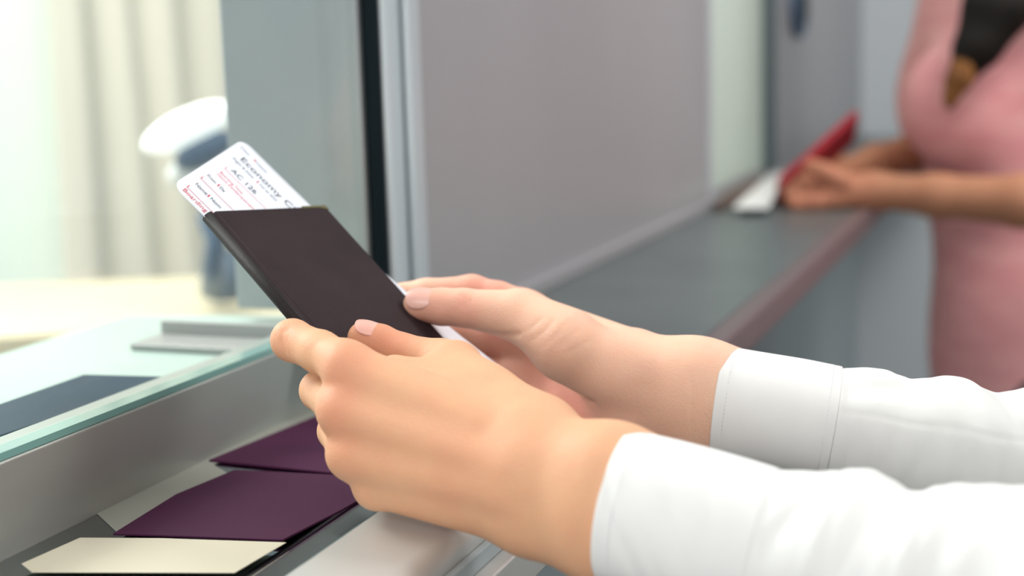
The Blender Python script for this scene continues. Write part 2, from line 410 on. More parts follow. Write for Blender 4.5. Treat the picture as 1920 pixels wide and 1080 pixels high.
b.inputs['Emission Color'].default_value = (.86,.96,.92,1); b.inputs['Emission Strength'].default_value = .26
w3 = empty('window_3', (XW-.1, 1, .55)); struct(w3, 'wide bright daylight window behind the curtain', 'window')
box('pane', (XW-.105, -1, .5503), (XW-.10, 4.5, 2.9), m_day, w3)
# cream ledge under curtain

def curtain(y0, y1, z0, z1, x, amp, wl, name, label):
    V = []; Fc = []; n = int((y1-y0)/.008); m = 14
    for i in range(n+1):
        y = y0+(y1-y0)*i/n
        for j in range(m+1):
            z = z0+(z1-z0)*j/m
            ph = 2*math.pi*y/wl+.5*math.sin(y*7)
            V.append((x+amp*math.sin(ph)*(1-.25*j/m)+.01*math.sin(y*31+z), y+.012*math.sin(z*3+y*9), z))
    for i in range(n):
        for j in range(m): Fc.append((i*(m+1)+j, (i+1)*(m+1)+j, (i+1)*(m+1)+j+1, i*(m+1)+j+1))
    o = link(name, V, Fc, 'curtain', None, True); o.modifiers.new('s', 'SOLIDIFY').thickness = .002
    return tag(o, label, 'curtain')
yc = on_x(108, 300, XW+.05)[1]
curtain(yc, yc+1.75, .25, 2.75, XW+.06, .026, .19, 'curtain', 'pale beige curtain hanging in upright folds behind the glass')

# blue folder on desk
pts = [on_z(*q, ZD+.0005) for q in ((-200, 862), (-40, 785), (165, 722), (330, 724), (250, 772), (-60, 905))]
pts = [on_z(*q, ZD+.0005) for q in ((-160, 838), (158, 722), (330, 727), (-40, 856))]
bf = slab('blue_folder', pts, (0,0,1), .006, 'bluefolder', None, .001); tag(bf, 'dark blue folder lying on the desk close behind the glass', 'folder')
# grey box and strip on desk
c = on_z(440, 652, ZD+.0003)
g = empty('document_tray', c); tag(g, 'grey green low document tray on the desk by the return panel', 'tray')
box('tray_base', c+[-.06,-.02,0], c+[.075,.012,.004], 'partition', g, .001)
box('tray_wall', c+[-.06,.0125,0], c+[.075,.016,.012], 'partition', g, .0008)

# cream low cabinet behind the desk
ZK = .955
q1, q2, q3, q4 = on_z(-120, 640, ZK), on_z(700, 588, ZK), on_z(700, 503, ZK), on_z(-120, 540, ZK)
cab = empty('low_cabinet', (q1+q2)/2*[1,1,0]); tag(cab, 'cream low cabinet behind the clerk desk, carrying the desk lamp', 'cabinet')
slab('cabinet_top', [q1, q2, q3, q4], (0,0,-1), .025, 'cream', cab, .002)
k_ = lambda a, b, f: a*(1-f)+b*f
ce = (q1+q2+q3+q4)/4; ins = [ce+(q-ce)*np.array([.95,.95,1])-np.array([0,0,.0255]) for q in (q1,q2,q3,q4)]
slab('cabinet_body', ins, (0,0,-1), ZK-.0255-.001, 'darkblue', cab, .002)
# desk lamp
lp = on_z(398, 572, ZK+.0004)
la = empty('desk_lamp', lp); tag(la, 'white oval desk lamp on a blue grey arm standing on the cream cabinet', 'lamp')
def dome(name, c, axis, r1, r2, hgt, m, parent):        # half-ellipsoid shade, open below
    axis = rnorm(axis); a = rnorm(np.cross(axis, dirw((0,0,1)))); b = np.cross(axis, a); V = []; Fc = []; n = 32; q = 10
    for i in range(q+1):
        t = math.pi/2*i/q
        for k in range(n):
            w = 2*math.pi*k/n; V.append(c+axis*hgt*math.sin(t)+max(math.cos(t), .02)*(a*r1*math.cos(w)+b*r2*math.sin(w)))
    for i in range(q):
        for k in range(n): Fc.append((i*n+k, i*n+(k+1)%n, (i+1)*n+(k+1)%n, (i+1)*n+k))
    Fc.append(tuple(range(q*n, q*n+n)))
    o = link(name, V, Fc, m, parent, True); s = o.modifiers.new('s', 'SOLIDIFY'); s.thickness = .003; return o
sc_ = P(353, 239, 1.55)
def lampell(name, c, ax, r, m, parent):
    A = [rnorm(ax[0]), rnorm(ax[1]), rnorm(np.cross(ax[0], ax[1]))]; V = []; Fc = []; n = 28; q = 14
    for i in range(q+1):
        t = math.pi*i/q
        for k in range(n):
            w = 2*math.pi*k/n; s = max(math.sin(t), .01)
            V.append(c+A[0]*r[0]*s*math.cos(w)+A[2]*r[2]*s*math.sin(w)+A[1]*r[1]*math.cos(t))
    for i in range(q):
        for k in range(n): Fc.append((i*n+k, (i+1)*n+k, (i+1)*n+(k+1)%n, i*n+(k+1)%n))
    Fc += [tuple(range(n))[::-1], tuple(range(q*n, q*n+n))]
    return link(name, V, Fc, m, parent, True)
m_lit = mat('lit_lamp_diffuser', lin(252,255,250), .4); b = m_lit.node_tree.nodes['Principled BSDF']
b.inputs['Emission Color'].default_value = (.93,1,.97,1); b.inputs['Emission Strength'].default_value = .75
lampell('lamp_shade', sc_, [dirw((.9,.42,0)), dirw((-.42,.9,.1))], (.054,.019,.034), m_lit, la)
lampell('lamp_housing', P(384, 282, 1.56), [dirw((.9,.46,0)), dirw((-.46,.9,0))], (.036,.017,.024), 'lampblue', la)
lampell('lamp_joint', P(350, 325, 1.58), [dirw((1,.1,0)), dirw((0,1,0))], (.022,.017,.018), 'white', la)
tube('lamp_arm', [P(355,322,1.58), P(392,390,1.6), P(404,440,1.61), P(400,500,1.62), lp+[0,0,.02]], [.006,.008,.010,.012,.014], 'lampblue', la)
# tall dark blue pot of pens beside lamp
pc = on_z(425, 560, ZK+.0004)
po = empty('pen_holder', pc); tag(po, 'dark blue pen pot standing right beside the base of the desk lamp', 'pen holder')
tube('pot', [pc, pc+[0,0,.003], pc+[0,0,.06]], [.019,.020,.024], 'darkblue', po)
for k in range(6):
    a = k*1.05; q = pc+np.array([.012*math.cos(a), .012*math.sin(a), .045])
    e = q+np.array([.018*math.cos(a), .018*math.sin(a), .055+.008*(k%3)])
    tube('pen', [q, e], [.0035,.0035], ['darkblue','lampblue','seal'][k%3], po, 10)

# ------------------------------------------------------------------ reflections in the tray steel, imitated by flat coloured sheets
zt = ZT+.0004
def tray_reflection(name, px, m, label, th, dz, cat):
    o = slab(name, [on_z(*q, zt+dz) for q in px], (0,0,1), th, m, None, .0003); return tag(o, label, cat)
tray_reflection('purple_reflection', [(392,866),(610,776),(760,800),(700,898)], 'purple', 'upper purple reflection in the steel tray, built as a flat sheet nearer the glass', .0012, 0, 'folder')
tray_reflection('purple_reflection', [(212,1004),(330,930),(440,884),(560,890),(745,900),(640,960),(530,1016)], 'purple', 'lower purple reflection across the steel tray, built as a flat sheet', .0010, .0013, 'folder')
tray_reflection('pale_reflection', [(40,1058),(150,1009),(300,1010),(537,1018),(440,1075),(60,1074)], 'beige', 'cream reflection at the camera end of the tray, built as a flat sheet', .0003, .0024, 'paper')
tray_reflection('pale_reflection', [(140,925),(240,800),(600,700),(620,790),(400,872),(430,890),(220,1000)], 'grey_reflection_tone', 'grey reflection in the tray, built as a flat sheet under the purple ones', .0004, -.0003, 'paper')

# ================================================================== PASSPORT AND BOARDING PASS
HS = .92                                # size of the handheld group: gives a 95 mm passport holder, 18 mm thumbs
def PH(px, py, d): return P(px, py, d*HS)
u = rnorm(dirw((.546,.038,-.838))); v = dirw((.624,-.686,.348)); v = rnorm(v-u*(u@v)); n = np.cross(u, v)
if n[2] < 0: n = -n
UN = n.copy(); UU = u.copy(); UV = v.copy()
u = u*HS; v = v*HS; n = n*HS
P0 = PH(380, 404, .70)
WP, LP_ = .0945, .138
uo, vo = u, v; th_ = math.radians(3.2)
u, v = uo*math.cos(th_)-vo*math.sin(th_), vo*math.cos(th_)+uo*math.sin(th_)   # the cover sits slightly turned against the pass
TH = .0022                              # half gap between the covers
ps = empty('passport_holder', P0+v*.07+u*.05); tag(ps, 'dark brown leather passport holder held in both hands', 'passport holder')
def card(name, u0, u1, v0, v1, off, th, m, rad=.004, bev=.0005, bend=None):
    pts = []
    for cu, cv, a0 in ((u1-rad, v1-rad, 0), (u0+rad, v1-rad, 90), (u0+rad, v0+rad, 180), (u1-rad, v0+rad, 270)):
        for k in range(7):
            a = math.radians(a0+15*k); pts.append(P0+u*(cu+rad*math.cos(a))+v*(cv+rad*math.sin(a))+n*off)
    return slab(name, pts, n, th, m, ps, bev)
card('front_cover', .004, WP, 0, LP_, .0006, .0020, 'leather')
card('back_cover', .004, WP, .001, LP_, -.0042, .0014, 'leather_dark')
card('inner_pages', .006, WP-.006, .004, LP_-.003, -.0026, .0018, 'inner', .002)
# rounded spine
V = []; Fc = []; ns = 14
for j, t in enumerate((0, LP_)):
    for k in range(ns+1):
        a = math.pi*k/ns; V.append(P0+v*t+u*(.0045-.0034*math.sin(a))-n*.0008+n*.0034*math.cos(a))
    for k in range(ns+1):
        a = math.pi*k/ns; V.append(P0+v*t+u*(.0045-.0022*math.sin(a))-n*.0008+n*.0022*math.cos(a))
q = 2*(ns+1)
for k in range(ns):
    Fc += [(k, k+1, q+k+1, q+k), (ns+1+k, q+ns+1+k, q+ns+2+k, ns+2+k), (k, ns+1+k, ns+2+k, k+1), (q+k, q+k+1, q+ns+2+k, q+ns+1+k)]
link('spine', V, Fc, 'leather_dark', ps, True)
# pressed hinge line and stitching
tube('hinge_line', [P0+u*.0072+v*(.001)+n*.00262, P0+u*.0072+v*(LP_-.001)+n*.00262], .00035, 'leather', ps, 8)
V=[];Fc=[]
for k in range(46):
    a = P0+u*.0095+v*(.002+k*.003)+n*.00260; i = len(V)
    for s in (0, .0019):
        V += [a+v*s-u*.00013, a+v*s+u*.00013, a+v*s+n*.00018]
    Fc += [(i,i+1,i+4,i+3),(i+1,i+2,i+5,i+4),(i+2,i,i+3,i+5)]
link('stitching', V, Fc, 'thread', ps)
# metal corner cap
V = [P0+u*a+v*b+n*c for c in (.00262,.0031) for a, b in ((WP-.020,-.0004),(WP+.0004,-.0004),(WP+.0004,.0030),(WP-.006,.0012),(WP-.020,.0011))]
link('metal_corner', V, [(0,1,2,3,4),(9,8,7,6,5)]+[(i,5+i,5+(i+1)%5,(i+1)%5) for i in range(5)], 'brass', ps)

# boarding pass: curved sheet, s across (text lines stacked), t along
u, v = uo, vo
WB, LB = .0890, .198
Ca = math.radians(12.5)
def sheet(s, t, off=0.):
    # lies between cover and pages; free end curls up, lower end fans out to the right
    a = -.0040+s*.897+t*math.sin(Ca); b = -.0227-s*.442+t*math.cos(Ca)
    if b > 0: a += 1.15*b*b
    f = max(0., -b)
    return P0+u*a+v*b+n*(off-.0003+.3*f*f)
bp_ = empty('boarding_pass', sheet(.04, .1)); tag(bp_, 'white boarding pass with black and red print tucked in the passport holder', 'boarding pass')
def sheet_grid(name, ws, wl, fn, m, parent, rad, th=.00028):
    V = []; Fc = []; ns = 24
    rows = [rad*(1-math.cos(math.pi/2*k/8)) for k in range(8)]; rows = rows+[rad+(wl-2*rad)*k/40 for k in range(41)]+[wl-q for q in rows[::-1]]; nt = len(rows)-1
    for j in range(nt+1):
        t = rows[j]
        ins = 0
        if t < rad: ins = rad-math.sqrt(max(0, rad*rad-(rad-t)**2))
        if wl-t < rad: ins = rad-math.sqrt(max(0, rad*rad-(rad-wl+t)**2))
        for i in range(ns+1):
            V.append(fn(ins+(ws-2*ins)*i/ns, t))
    for j in range(nt):
        for i in range(ns): Fc.append((j*(ns+1)+i, j*(ns+1)+i+1, (j+1)*(ns+1)+i+1, (j+1)*(ns+1)+i))
    o = link(name, V, Fc, m, parent, True); s = o.modifiers.new('s', 'SOLIDIFY'); s.thickness = th; s.offset = 0; return o
def sheet_t(s, t): return sheet(s, t)
# denser rows near both rounded ends
def dens(wl, rad):
    return lambda s, t: sheet(s, t)
sheet_grid('paper', WB, LB, sheet_t, 'paper', bp_, .008)
def text(body, s, t, size, m, parent=bp_, base=sheet, off=.0003, wide=1.0, name='printed_line', sgn=1):
    cu = bpy.data.curves.new('t', 'FONT'); cu.body = body; cu.size = size
    ob = bpy.data.objects.new('t', cu); C.objects.link(ob)
    dg = bpy.context.evaluated_depsgraph_get(); me0 = ob.evaluated_get(dg).to_mesh()
    V = [base(s+sgn*vv.co.y, t+vv.co.x*wide, off) for vv in me0.vertices]; Fc = [tuple(p.vertices) for p in me0.polygons]
    ob.evaluated_get(dg).to_mesh_clear(); bpy.data.objects.remove(ob); bpy.data.curves.remove(cu)
    return link(name, V, Fc, M[m], parent)
def rule(s, t0, t1, m, w=.00016, tick=.003):
    V = []; Fc = []
    ns_ = 16
    for j in range(ns_+1):
        t = t0+(t1-t0)*j/ns_; V += [sheet(s-w, t, .0003), sheet(s+w, t, .0003)]
    Fc = [(2*j, 2*j+1, 2*j+3, 2*j+2) for j in range(ns_)]
    i = len(V); V += [sheet(s-w, t0-w*1.5, .0003), sheet(s+tick, t0-w*1.5, .0003), sheet(s+tick, t0+w*1.5, .0003), sheet(s-w, t0+w*1.5, .0003)]
    Fc.append((i, i+1, i+2, i+3)); return link('ruled_line', V, Fc, M[m], bp_)
def mark(s, t, hgt=.003):
    V = [sheet(s+a, t+b, .0003) for a, b in ((0,0),(hgt,0),(hgt,.0008),(0,.0008))]
    return link('red_mark', V, [(0,1,2,3)], M['ink_red'], bp_)
text('Boarding Pass', .0030, .0052, .0052, 'ink_red', wide=.92)
rule(.0083, .0055, .16, 'ink_red')
text('Name', .0160, .0064, .0043, 'ink', wide=.82); mark(.0160, .0156, .0030); text('Nom', .0160, .0175, .0043, 'ink', wide=.85)
rule(.0245, .0056, .16, 'ink_red')
text('From', .0310, .0060, .0040, 'ink', wide=.75); mark(.0310, .0139, .0029); text('De', .0310, .0155, .0040, 'ink', wide=.75)
text("Heure d'embarquement", .0395, .0086, .0036, 'ink_pink', wide=.8); text('Boarding Time', .0430, .0086, .0036, 'ink_pink', wide=.8)
rule(.0500, .0086, .16, 'ink_pink')
text('AC 126', .0530, .0112, .0060, 'ink', wide=1.0)
text('Flight & Date', .0640, .0060, .0036, 'ink_grey', wide=.85); mark(.0640, .0250, .0028); text('Vol et date', .0640, .0268, .0036, 'ink_grey', wide=.85)
text('Economy Class', .0695, .0085, .0074, 'ink', wide=1.15)
text('Class', .0795, .0030, .0034, 'ink_grey', wide=1.0); mark(.0795, .0140, .0028); text('Classe', .0795, .0153, .0034, 'ink_grey', wide=1.0)
# blue emblem further down the right margin
text('A', .0800, .1000, .0060, 'ink_blue', wide=.9); text('O', .0760, .1290, .007, 'ink_blue', name='blue_emblem'); text('o', .0775, .1300, .006, 'ink_blue', name='blue_emblem')

# ================================================================== HANDS
def nail(parent, a, b, r, up, t0, t1, half, lift=.0004, nm='fingernail'):
    r *= HS; t0 *= HS; t1 *= HS
    a = np.array(a); b = np.array(b); ax = rnorm(b-a); L = np.linalg.norm(b-a); up = np.array(up, float); up = rnorm(up-ax*(up@ax)); sd = np.cross(ax, up)
    V = []; Fc = []; nu, nv = 16, 16
    for j in range(nv+1):
        q = .5-.5*math.cos(math.pi*j/nv); t = t0+(t1-t0)*q
        e = abs(2*q-1); wdt = half*max(.0, 1-e**(2.0 if q < .5 else 2.8))**.5*(.92+.08*q)
        drop = .0014*max(0, (q-.55)/.45)**2
        for i in range(nu+1):
            w = math.radians(wdt)*(2*i/nu-1)
            V.append(a+ax*t+(up*math.cos(w)+sd*math.sin(w))*(r+lift)-up*drop)
    for j in range(nv):
        for i in range(nu): Fc.append((j*(nu+1)+i, j*(nu+1)+i+1, (j+1)*(nu+1)+i+1, (j+1)*(nu+1)+i))
    o = link(nm, V, Fc, 'nail', parent, True); s = o.modifiers.new('s', 'SOLIDIFY'); s.thickness = .0005; s.offset = 0; return o
RS[0] = HS
def build_hand(fl, palm, fingers, cuts, extra=(), kp=.012, kf=.007):
    for p, k in palm: prim(fl, p, k)
    ff = Field.__new__(Field); ff.__dict__.update(fl.__dict__); ff.D = np.full(fl.D.shape, 1., np.float32)
    for f in fingers:
        one = Field.__new__(Field); one.__dict__.update(fl.__dict__); one.D = np.full(fl.D.shape, 1., np.float32)
        for p in chain(f): prim(one, p, .003)
        ff.D = smin(ff.D, one.D, .0012)
    fl.D = smin(fl.D, ff.D, kf)
    for p, k in extra: prim(fl, p, k)
    for p, k in cuts: prim(fl, p, k, cut=True)

RS[0] = HS
NC = lambda a, b: [('c', cp(a), cp(b), a[3], b[3])]
person = empty('person', PH(2500, 1300, .8)*[1,1,0]); tag(person, 'person in a white cotton shirt holding the passport with both hands', 'person')

# ---- left hand (near): back of the hand towards the camera
# joints: px, py, depth, radius
mcpI=(650,684,.634,.0098); mcpM=(641,768,.628,.0100); mcpR=(657,853,.630,.0094); mcpP=(706,915,.634,.0086)
cI=(1010,835,.600,.0135); cM=(1000,880,.590,.0130); cR=(1000,930,.590,.0130); cP=(1000,972,.596,.0132)
wr=(1150,884,.574,.0165); wu=(1130,1004,.578,.0165)
elA=(2380,1130,.455,.032); elB=(2360,1230,.46,.034)
palmN = [(NC(mcpI,cI)[0],.01),(NC(mcpM,cM)[0],.012),(NC(mcpR,cR)[0],.012),(NC(mcpP,cP)[0],.012),
         (('c',cp(cI),cp(wr),.0135,.0165),.014),(('c',cp(cP),cp(wu),.0132,.0165),.014),(('c',cp(cM),cp((1140,944,.572,.0165)),.013,.0155),.014),
         (('c',cp(wr),cp((1460,965,.546,.021)),.0165,.0145),.016),(('c',cp(wu),cp((1450,1085,.550,.021)),.0165,.0145),.016),
         (('c',cp((1140,944,.574,0)),cp((1460,1020,.546,0)),.016,.017),.016),
         # palm body between knuckles and heel
         (('c',cp((720,790,.640,0)),cp((980,890,.608,0)),.0125,.016),.012),
         # thumb metacarpal + web
         (('c',cp((1010,806,.606,0)),cp((850,692,.655,0)),.0142,.0120),.012),
         (('c',cp((900,752,.632,0)),cp((740,700,.650,0)),.0110,.0085),.012)]
thumbN=[(856,690,.660,.0115),(830,680,.670,.0108),(752,661,.680,.0090),(712,643,.683,.0086),(682,633,.684,.0079)]
idxN=[(650,684,.634,.0098),(600,660,.650,.0096),(548,638,.667,.0096),(560,640,.684,.0086),(618,662,.700,.0080),(650,672,.706,.0074)]
midN=[(641,768,.630,.0098),(600,732,.672,.0092),(634,722,.698,.0084),(675,722,.706,.0076)]
rngN=[(657,853,.632,.0092),(632,808,.672,.0088),(668,790,.695,.0082),(712,785,.703,.0074)]
pnkN=[(706,915,.636,.0084),(688,872,.668,.0078),(722,850,.686,.0072),(756,842,.694,.0066)]
flN = Field(np.minimum.reduce([PH(x, y, d) for x in (480, 1620) for y in (540, 1230) for d in (.50, .73)])+[0.0,0,0],
            np.maximum.reduce([PH(x, y, d) for x in (480, 1620) for y in (540, 1230) for d in (.50, .73)]), .0008)
cutsN = [(('c',cp((720,634,.668,0)),cp((790,650,.650,0)),.0004,.0004),.005)]
extraN = [(('c',cp((645,690,.626,0)),cp((900,800,.600,0)),.0028,.0022),.010),
          (('c',cp((640,770,.620,0)),cp((950,880,.583,0)),.0028,.0022),.010),
          (('c',cp((660,855,.622,0)),cp((950,925,.583,0)),.0026,.0020),.010)]
build_hand(flN, palmN, [thumbN, idxN, midN, rngN, pnkN], cutsN, extraN)

def wrinkles(fl, lines, r, k, steps=6):      # shallow creases laid on the finished skin surface
    def surf(x, y):
        for d in np.arange(.60, .90, .0006):
            q = np.round((PH(x, y, d)-fl.lo)/fl.h).astype(int)
            if (q >= 0).all() and (q < fl.n).all() and fl.D[tuple(q)] < 0: return PH(x, y, d-.0004)
        return None
    for ln in lines:
        pts = []
        for a, b in zip(ln, ln[1:]):
            pts += [surf(a[0]+(b[0]-a[0])*t/steps, a[1]+(b[1]-a[1])*t/steps) for t in range(steps)]
        pts = [p for p in pts+[surf(*ln[-1])] if p is not None]
        for a, b in zip(pts, pts[1:]):
            if np.linalg.norm(a-b) < .006: prim(fl, ('c', a, b, r, r), k, cut=True)
# ---- right hand (far): palm towards the camera
thF=[(1060,640,.722,.0175),(975,592,.736,.0135),(868,577,.745,.0098),(828,575,.748,.0095),(786,572,.750,.0086)]
ixF=[(985,584,.785,.0108),(935,562,.790,.0098),(885,549,.795,.0098),(800,552,.795,.0086),(752,556,.797,.0078)]
mdF=[(985,640,.795,.0105),(880,628,.812,.0098),(800,618,.812,.0086),(750,612,.810,.0078)]
rgF=[(1000,700,.793,.0100),(900,700,.808,.0092),(820,690,.806,.0084),(775,680,.802,.0076)]
pkF=[(1035,758,.783,.0088),(950,768,.796,.0080),(890,760,.796,.0074),(850,750,.793,.0068)]
hR=(1175,690,.735,.0200); hU=(1180,790,.740,.0170)
palmF=[(('c',cp((985,584,.785,0)),cp((1190,680,.748,0)),.0108,.017),.012),(('c',cp((985,640,.795,0)),cp((1190,720,.75,0)),.0105,.016),.012),
       (('c',cp((1000,700,.793,0)),cp((1190,760,.75,0)),.0100,.016),.012),(('c',cp((1035,758,.783,0)),cp((1190,790,.745,0)),.0090,.017),.012),
       (('c',cp((1065,655,.730,0)),cp((1165,700,.728,0)),.0175,.0195),.012),
       (('c',cp((1075,760,.765,0)),cp((1190,790,.738,0)),.0120,.0165),.012),
       (('c',cp((1185,697,.732,0)),cp((1310,708,.716,0)),.0178,.0172),.014),(('c',cp((1190,780,.738,0)),cp((1310,788,.718,0)),.0172,.0168),.014),
       (('c',cp((1300,708,.716,0)),cp((1560,745,.702,0)),.0168,.0145),.016),(('c',cp((1300,788,.718,0)),cp((1560,815,.702,0)),.0165,.0145),.016),
       (('c',cp((1300,748,.716,0)),cp((1560,780,.702,0)),.017,.016),.014)]
cr = lambda pts, r=.0007: [(('c',cp((*a,0)),cp((*b,0)),r,r),.0035) for a, b in zip(pts, pts[1:])]
cutsF = cr([(930,650,.762),(985,690,.757),(1050,728,.744),(1110,752,.724)], .0010)
extraF = [(('c',cp((1180,740,.718,0)),cp((1345,760,.699,0)),.0022,.0022),.008)]
cor = [PH(x, y, d) for x in (700, 1660) for y in (480, 900) for d in (.66, .84)]
flF = Field(np.minimum.reduce(cor), np.maximum.reduce(cor), .00085)
build_hand(flF, palmF, [thF, ixF, mdF, rgF, pkF], cutsF, extraF)

wrinkles(flF, [[(972,627),(1000,612),(1018,594)],[(992,642),(1020,622),(1038,600)],[(1045,649),(1070,632),(1090,613)],[(1062,664),(1085,650),(1108,638)],[(1020,650),(1045,628),(1060,606)],
               [(865,551),(871,564),(866,578)],[(879,552),(883,564),(878,577)],[(1290,690),(1300,740),(1292,800)],[(905,520),(912,532)],[(850,515),(856,530)]], -.0011, .0027)
wrinkles(flF, [[(915,624),(945,630),(972,627)]], -.0002, .003)
wrinkles(flN, [[(532,612),(528,640),(536,664)],[(541,606),(537,640),(546,672)]], -.0009, .0027)
flushN = [(cp((650,690,.625)),.013,.5),(cp((640,775,.62)),.012,.42),(cp((660,858,.62)),.012,.35),(cp((548,638,.66)),.010,.35),(cp((870,880,.59)),.02,.2),(cp((740,640,.675)),.012,.4),(cp((690,620,.68)),.012,.5)]
flushF = [(cp((790,575,.745)),.012,.6),(cp((868,575,.735)),.009,.55),(cp((1060,760,.76)),.025,.8),(cp((1130,790,.74)),.02,.7),(cp((920,640,.78)),.03,.8),(cp((900,545,.79)),.02,.5)]
bodyN = field_mesh('left_arm', flN, 'skin', person, 4, flushN)
bodyF = field_mesh('right_arm', flF, 'palm_skin', person, 3, flushF)
del flN, flF
a, b = cp(thF[3]), cp(thF[4]); nail(person, a, b, .0088, dirw((-.15,.62,.78)), .003, .0180, 52)
a, b = cp(thumbN[3]), cp(thumbN[4]); nail(person, a, b, .0082, dirw((0,.93,.36)), -.002, .0135, 56)

# ------------------------------------------------------------------ sleeves (swept cloth)
def sleeve(name, stations, m, parent, nseg=120, sub=14, folds=None, th=.0011, phase=0.):
    # stations: (px, py, depth, r_top, r_side, r_bottom) metres
    S = np.array([[*PH(s[0], s[1], s[2]), s[3]*HS, s[4]*HS, s[5]*HS] for s in stations]); n_ = len(S)
    T = np.linspace(0, n_-1, (n_-1)*sub+1)
    def cr_(t):
        i = min(int(t), n_-2); f = t-i; p0 = S[max(i-1,0)]; p1 = S[i]; p2 = S[i+1]; p3 = S[min(i+2,n_-1)]
        return .5*((2*p1)+(p2-p0)*f+(2*p0-5*p1+4*p2-p3)*f*f+(3*p1-p0-3*p2+p3)*f**3)
    Q = np.array([cr_(t) for t in T]); V = []; Fc = []
    view = dirw((0,0,1)); 
    for j in range(len(Q)):
        c = Q[j,:3]; t = rnorm(Q[min(j+1,len(Q)-1),:3]-Q[max(j-1,0),:3])
        upv = dirw((0,1,0)); upv = rnorm(upv-t*(upv@t)); sd = np.cross(t, upv)
        if sd@view < 0: sd = -sd
        for k in range(nseg):
            w = 2*math.pi*k/nseg; cw, sw = math.cos(w), math.sin(w)
            rt = Q[j,3] if cw > 0 else Q[j,5]
            rr = 1+(folds(T[j], w) if folds else 0)
            V.append(c+upv*cw*rt*rr+sd*sw*Q[j,4]*rr)
    for j in range(len(Q)-1):
        for k in range(nseg): Fc.append((j*nseg+k, (j+1)*nseg+k, (j+1)*nseg+(k+1)%nseg, j*nseg+(k+1)%nseg))
    o = link(name, V, Fc, m, parent, True); s = o.modifiers.new('s', 'SOLIDIFY'); s.thickness = th; s.offset = 0
    return o, V, nseg, len(Q)
def gau(x, c, s): return math.exp(-((x-c)/s)**2)
# creases are segments in (station, angle) space: amplitude, t0, w0, t1, w1, width
def creases(lst, t, w):
    r = 0.; w = (w+math.pi) % (2*math.pi)-math.pi
    for am, t0, w0, t1, w1, wd in lst:
        dx, dy = t1-t0, w1-w0; f = min(1, max(0, ((t-t0)*dx+(w-w0)*dy)/(dx*dx+dy*dy)))
        q = ((t-t0-f*dx)**2+(w-w0-f*dy)**2)/wd**2
        r += am*math.exp(-q)*(1-.5*abs(2*f-1)**2)
    return r
CN = [(-.075,1.15,.35,.35,1.45,.15),(.05,1.75,.3,1.0,1.6,.30),(-.06,2.7,.1,2.1,1.3,.22),(.045,3.5,.2,2.8,1.9,.35),(-.05,4.3,.6,3.3,2.0,.22),
      (-.04,1.3,1.8,.2,2.4,.18),(-.035,5.1,.5,4.2,1.8,.28),(-.04,.5,.6,.15,1.2,.12),(.03,2.2,1.6,1.6,2.4,.25),(-.04,3.0,-.2,3.0,-1.4,.3),(-.04,1.6,-.2,1.2,-1.4,.25)]
CF = [(-.016,-.1,1.32,6.5,1.25,.045),(-.06,.3,.9,2.2,.55,.20),(.04,.5,.5,2.2,.3,.22),(-.07,2.7,.2,3.3,1.0,.2),(.05,3.4,.3,4.0,1.2,.25),(-.08,3.9,.3,5.0,1.6,.20),
      (-.03,.7,1.5,.5,2.4,.12),(-.03,1.5,1.5,1.3,2.4,.14),(-.035,2.4,1.5,2.2,2.4,.16),(-.04,3.3,1.5,3.2,2.4,.18),(-.05,1.2,-.3,1.0,-1.4,.25)]
CCN = [(-.028,.1,1.1,1.0,2.3,.10),(-.022,.5,1.1,1.5,2.3,.10),(-.02,1.1,.9,2.0,2.0,.12),(.02,.3,.9,1.2,2.0,.14),(-.014,1.8,.5,2.2,1.6,.12)]
def fN(t, w): return creases(CN, t, w)+.006*math.sin(13*t+3*w)*min(1, t)
cuffN = [(1160,948,.570,.0300,.0238,.0300),(1250,973,.561,.0302,.0245,.0305),(1340,1000,.553,.0302,.0252,.0315),(1425,1024,.547,.0296,.0258,.0320)]
slN = [(1415,1022,.5475,.0290,.0252,.0315),(1520,1045,.540,.0325,.0290,.036),(1600,1062,.534,.0365,.031,.038),(1690,1082,.527,.0320,.033,.040),(1770,1098,.521,.0370,.034,.042),(1920,1125,.510,.0405,.037,.045),(2120,1155,.490,.043,.042,.048),(2400,1185,.460,.045,.046,.052)]
co1,V1,ns1,nq1 = sleeve('shirt_cuff', cuffN, 'cotton', person, folds=lambda t,w: .010*math.sin(3*w+t)+creases(CCN, t, w), th=.0020)
co1['label'] = 'white buttoned cuff round the near wrist'
s1,_,_,_ = sleeve('shirt_sleeve', slN, 'cotton', person, folds=fN)
cuffF = [(1350,752,.713,.0268,.0225,.0280),(1420,763,.708,.0262,.0230,.0285),(1495,776,.704,.0262,.0238,.0290),(1562,788,.701,.0258,.0242,.0295)]
slF = [(1556,787,.7015,.0250,.0236,.029),(1630,800,.698,.0285,.0260,.031),(1690,812,.696,.0265,.028,.033),(1770,828,.694,.0320,.029,.034),(1850,842,.692,.0275,.031,.036),(1930,856,.690,.0340,.033,.038),(2080,885,.69,.040,.038,.043),(2280,920,.69,.045,.044,.050)]
def fF(t, w): return creases(CF, t, w)+.005*math.sin(12*t-3*w)*min(1, t)
sleeve('shirt_cuff', cuffF, 'cotton', person, folds=lambda t,w: .010*math.sin(3*w+t), th=.0018)[0]['label'] = 'white buttoned cuff round the far wrist'
sleeve('shirt_sleeve', slF, 'cotton', person, folds=fF)
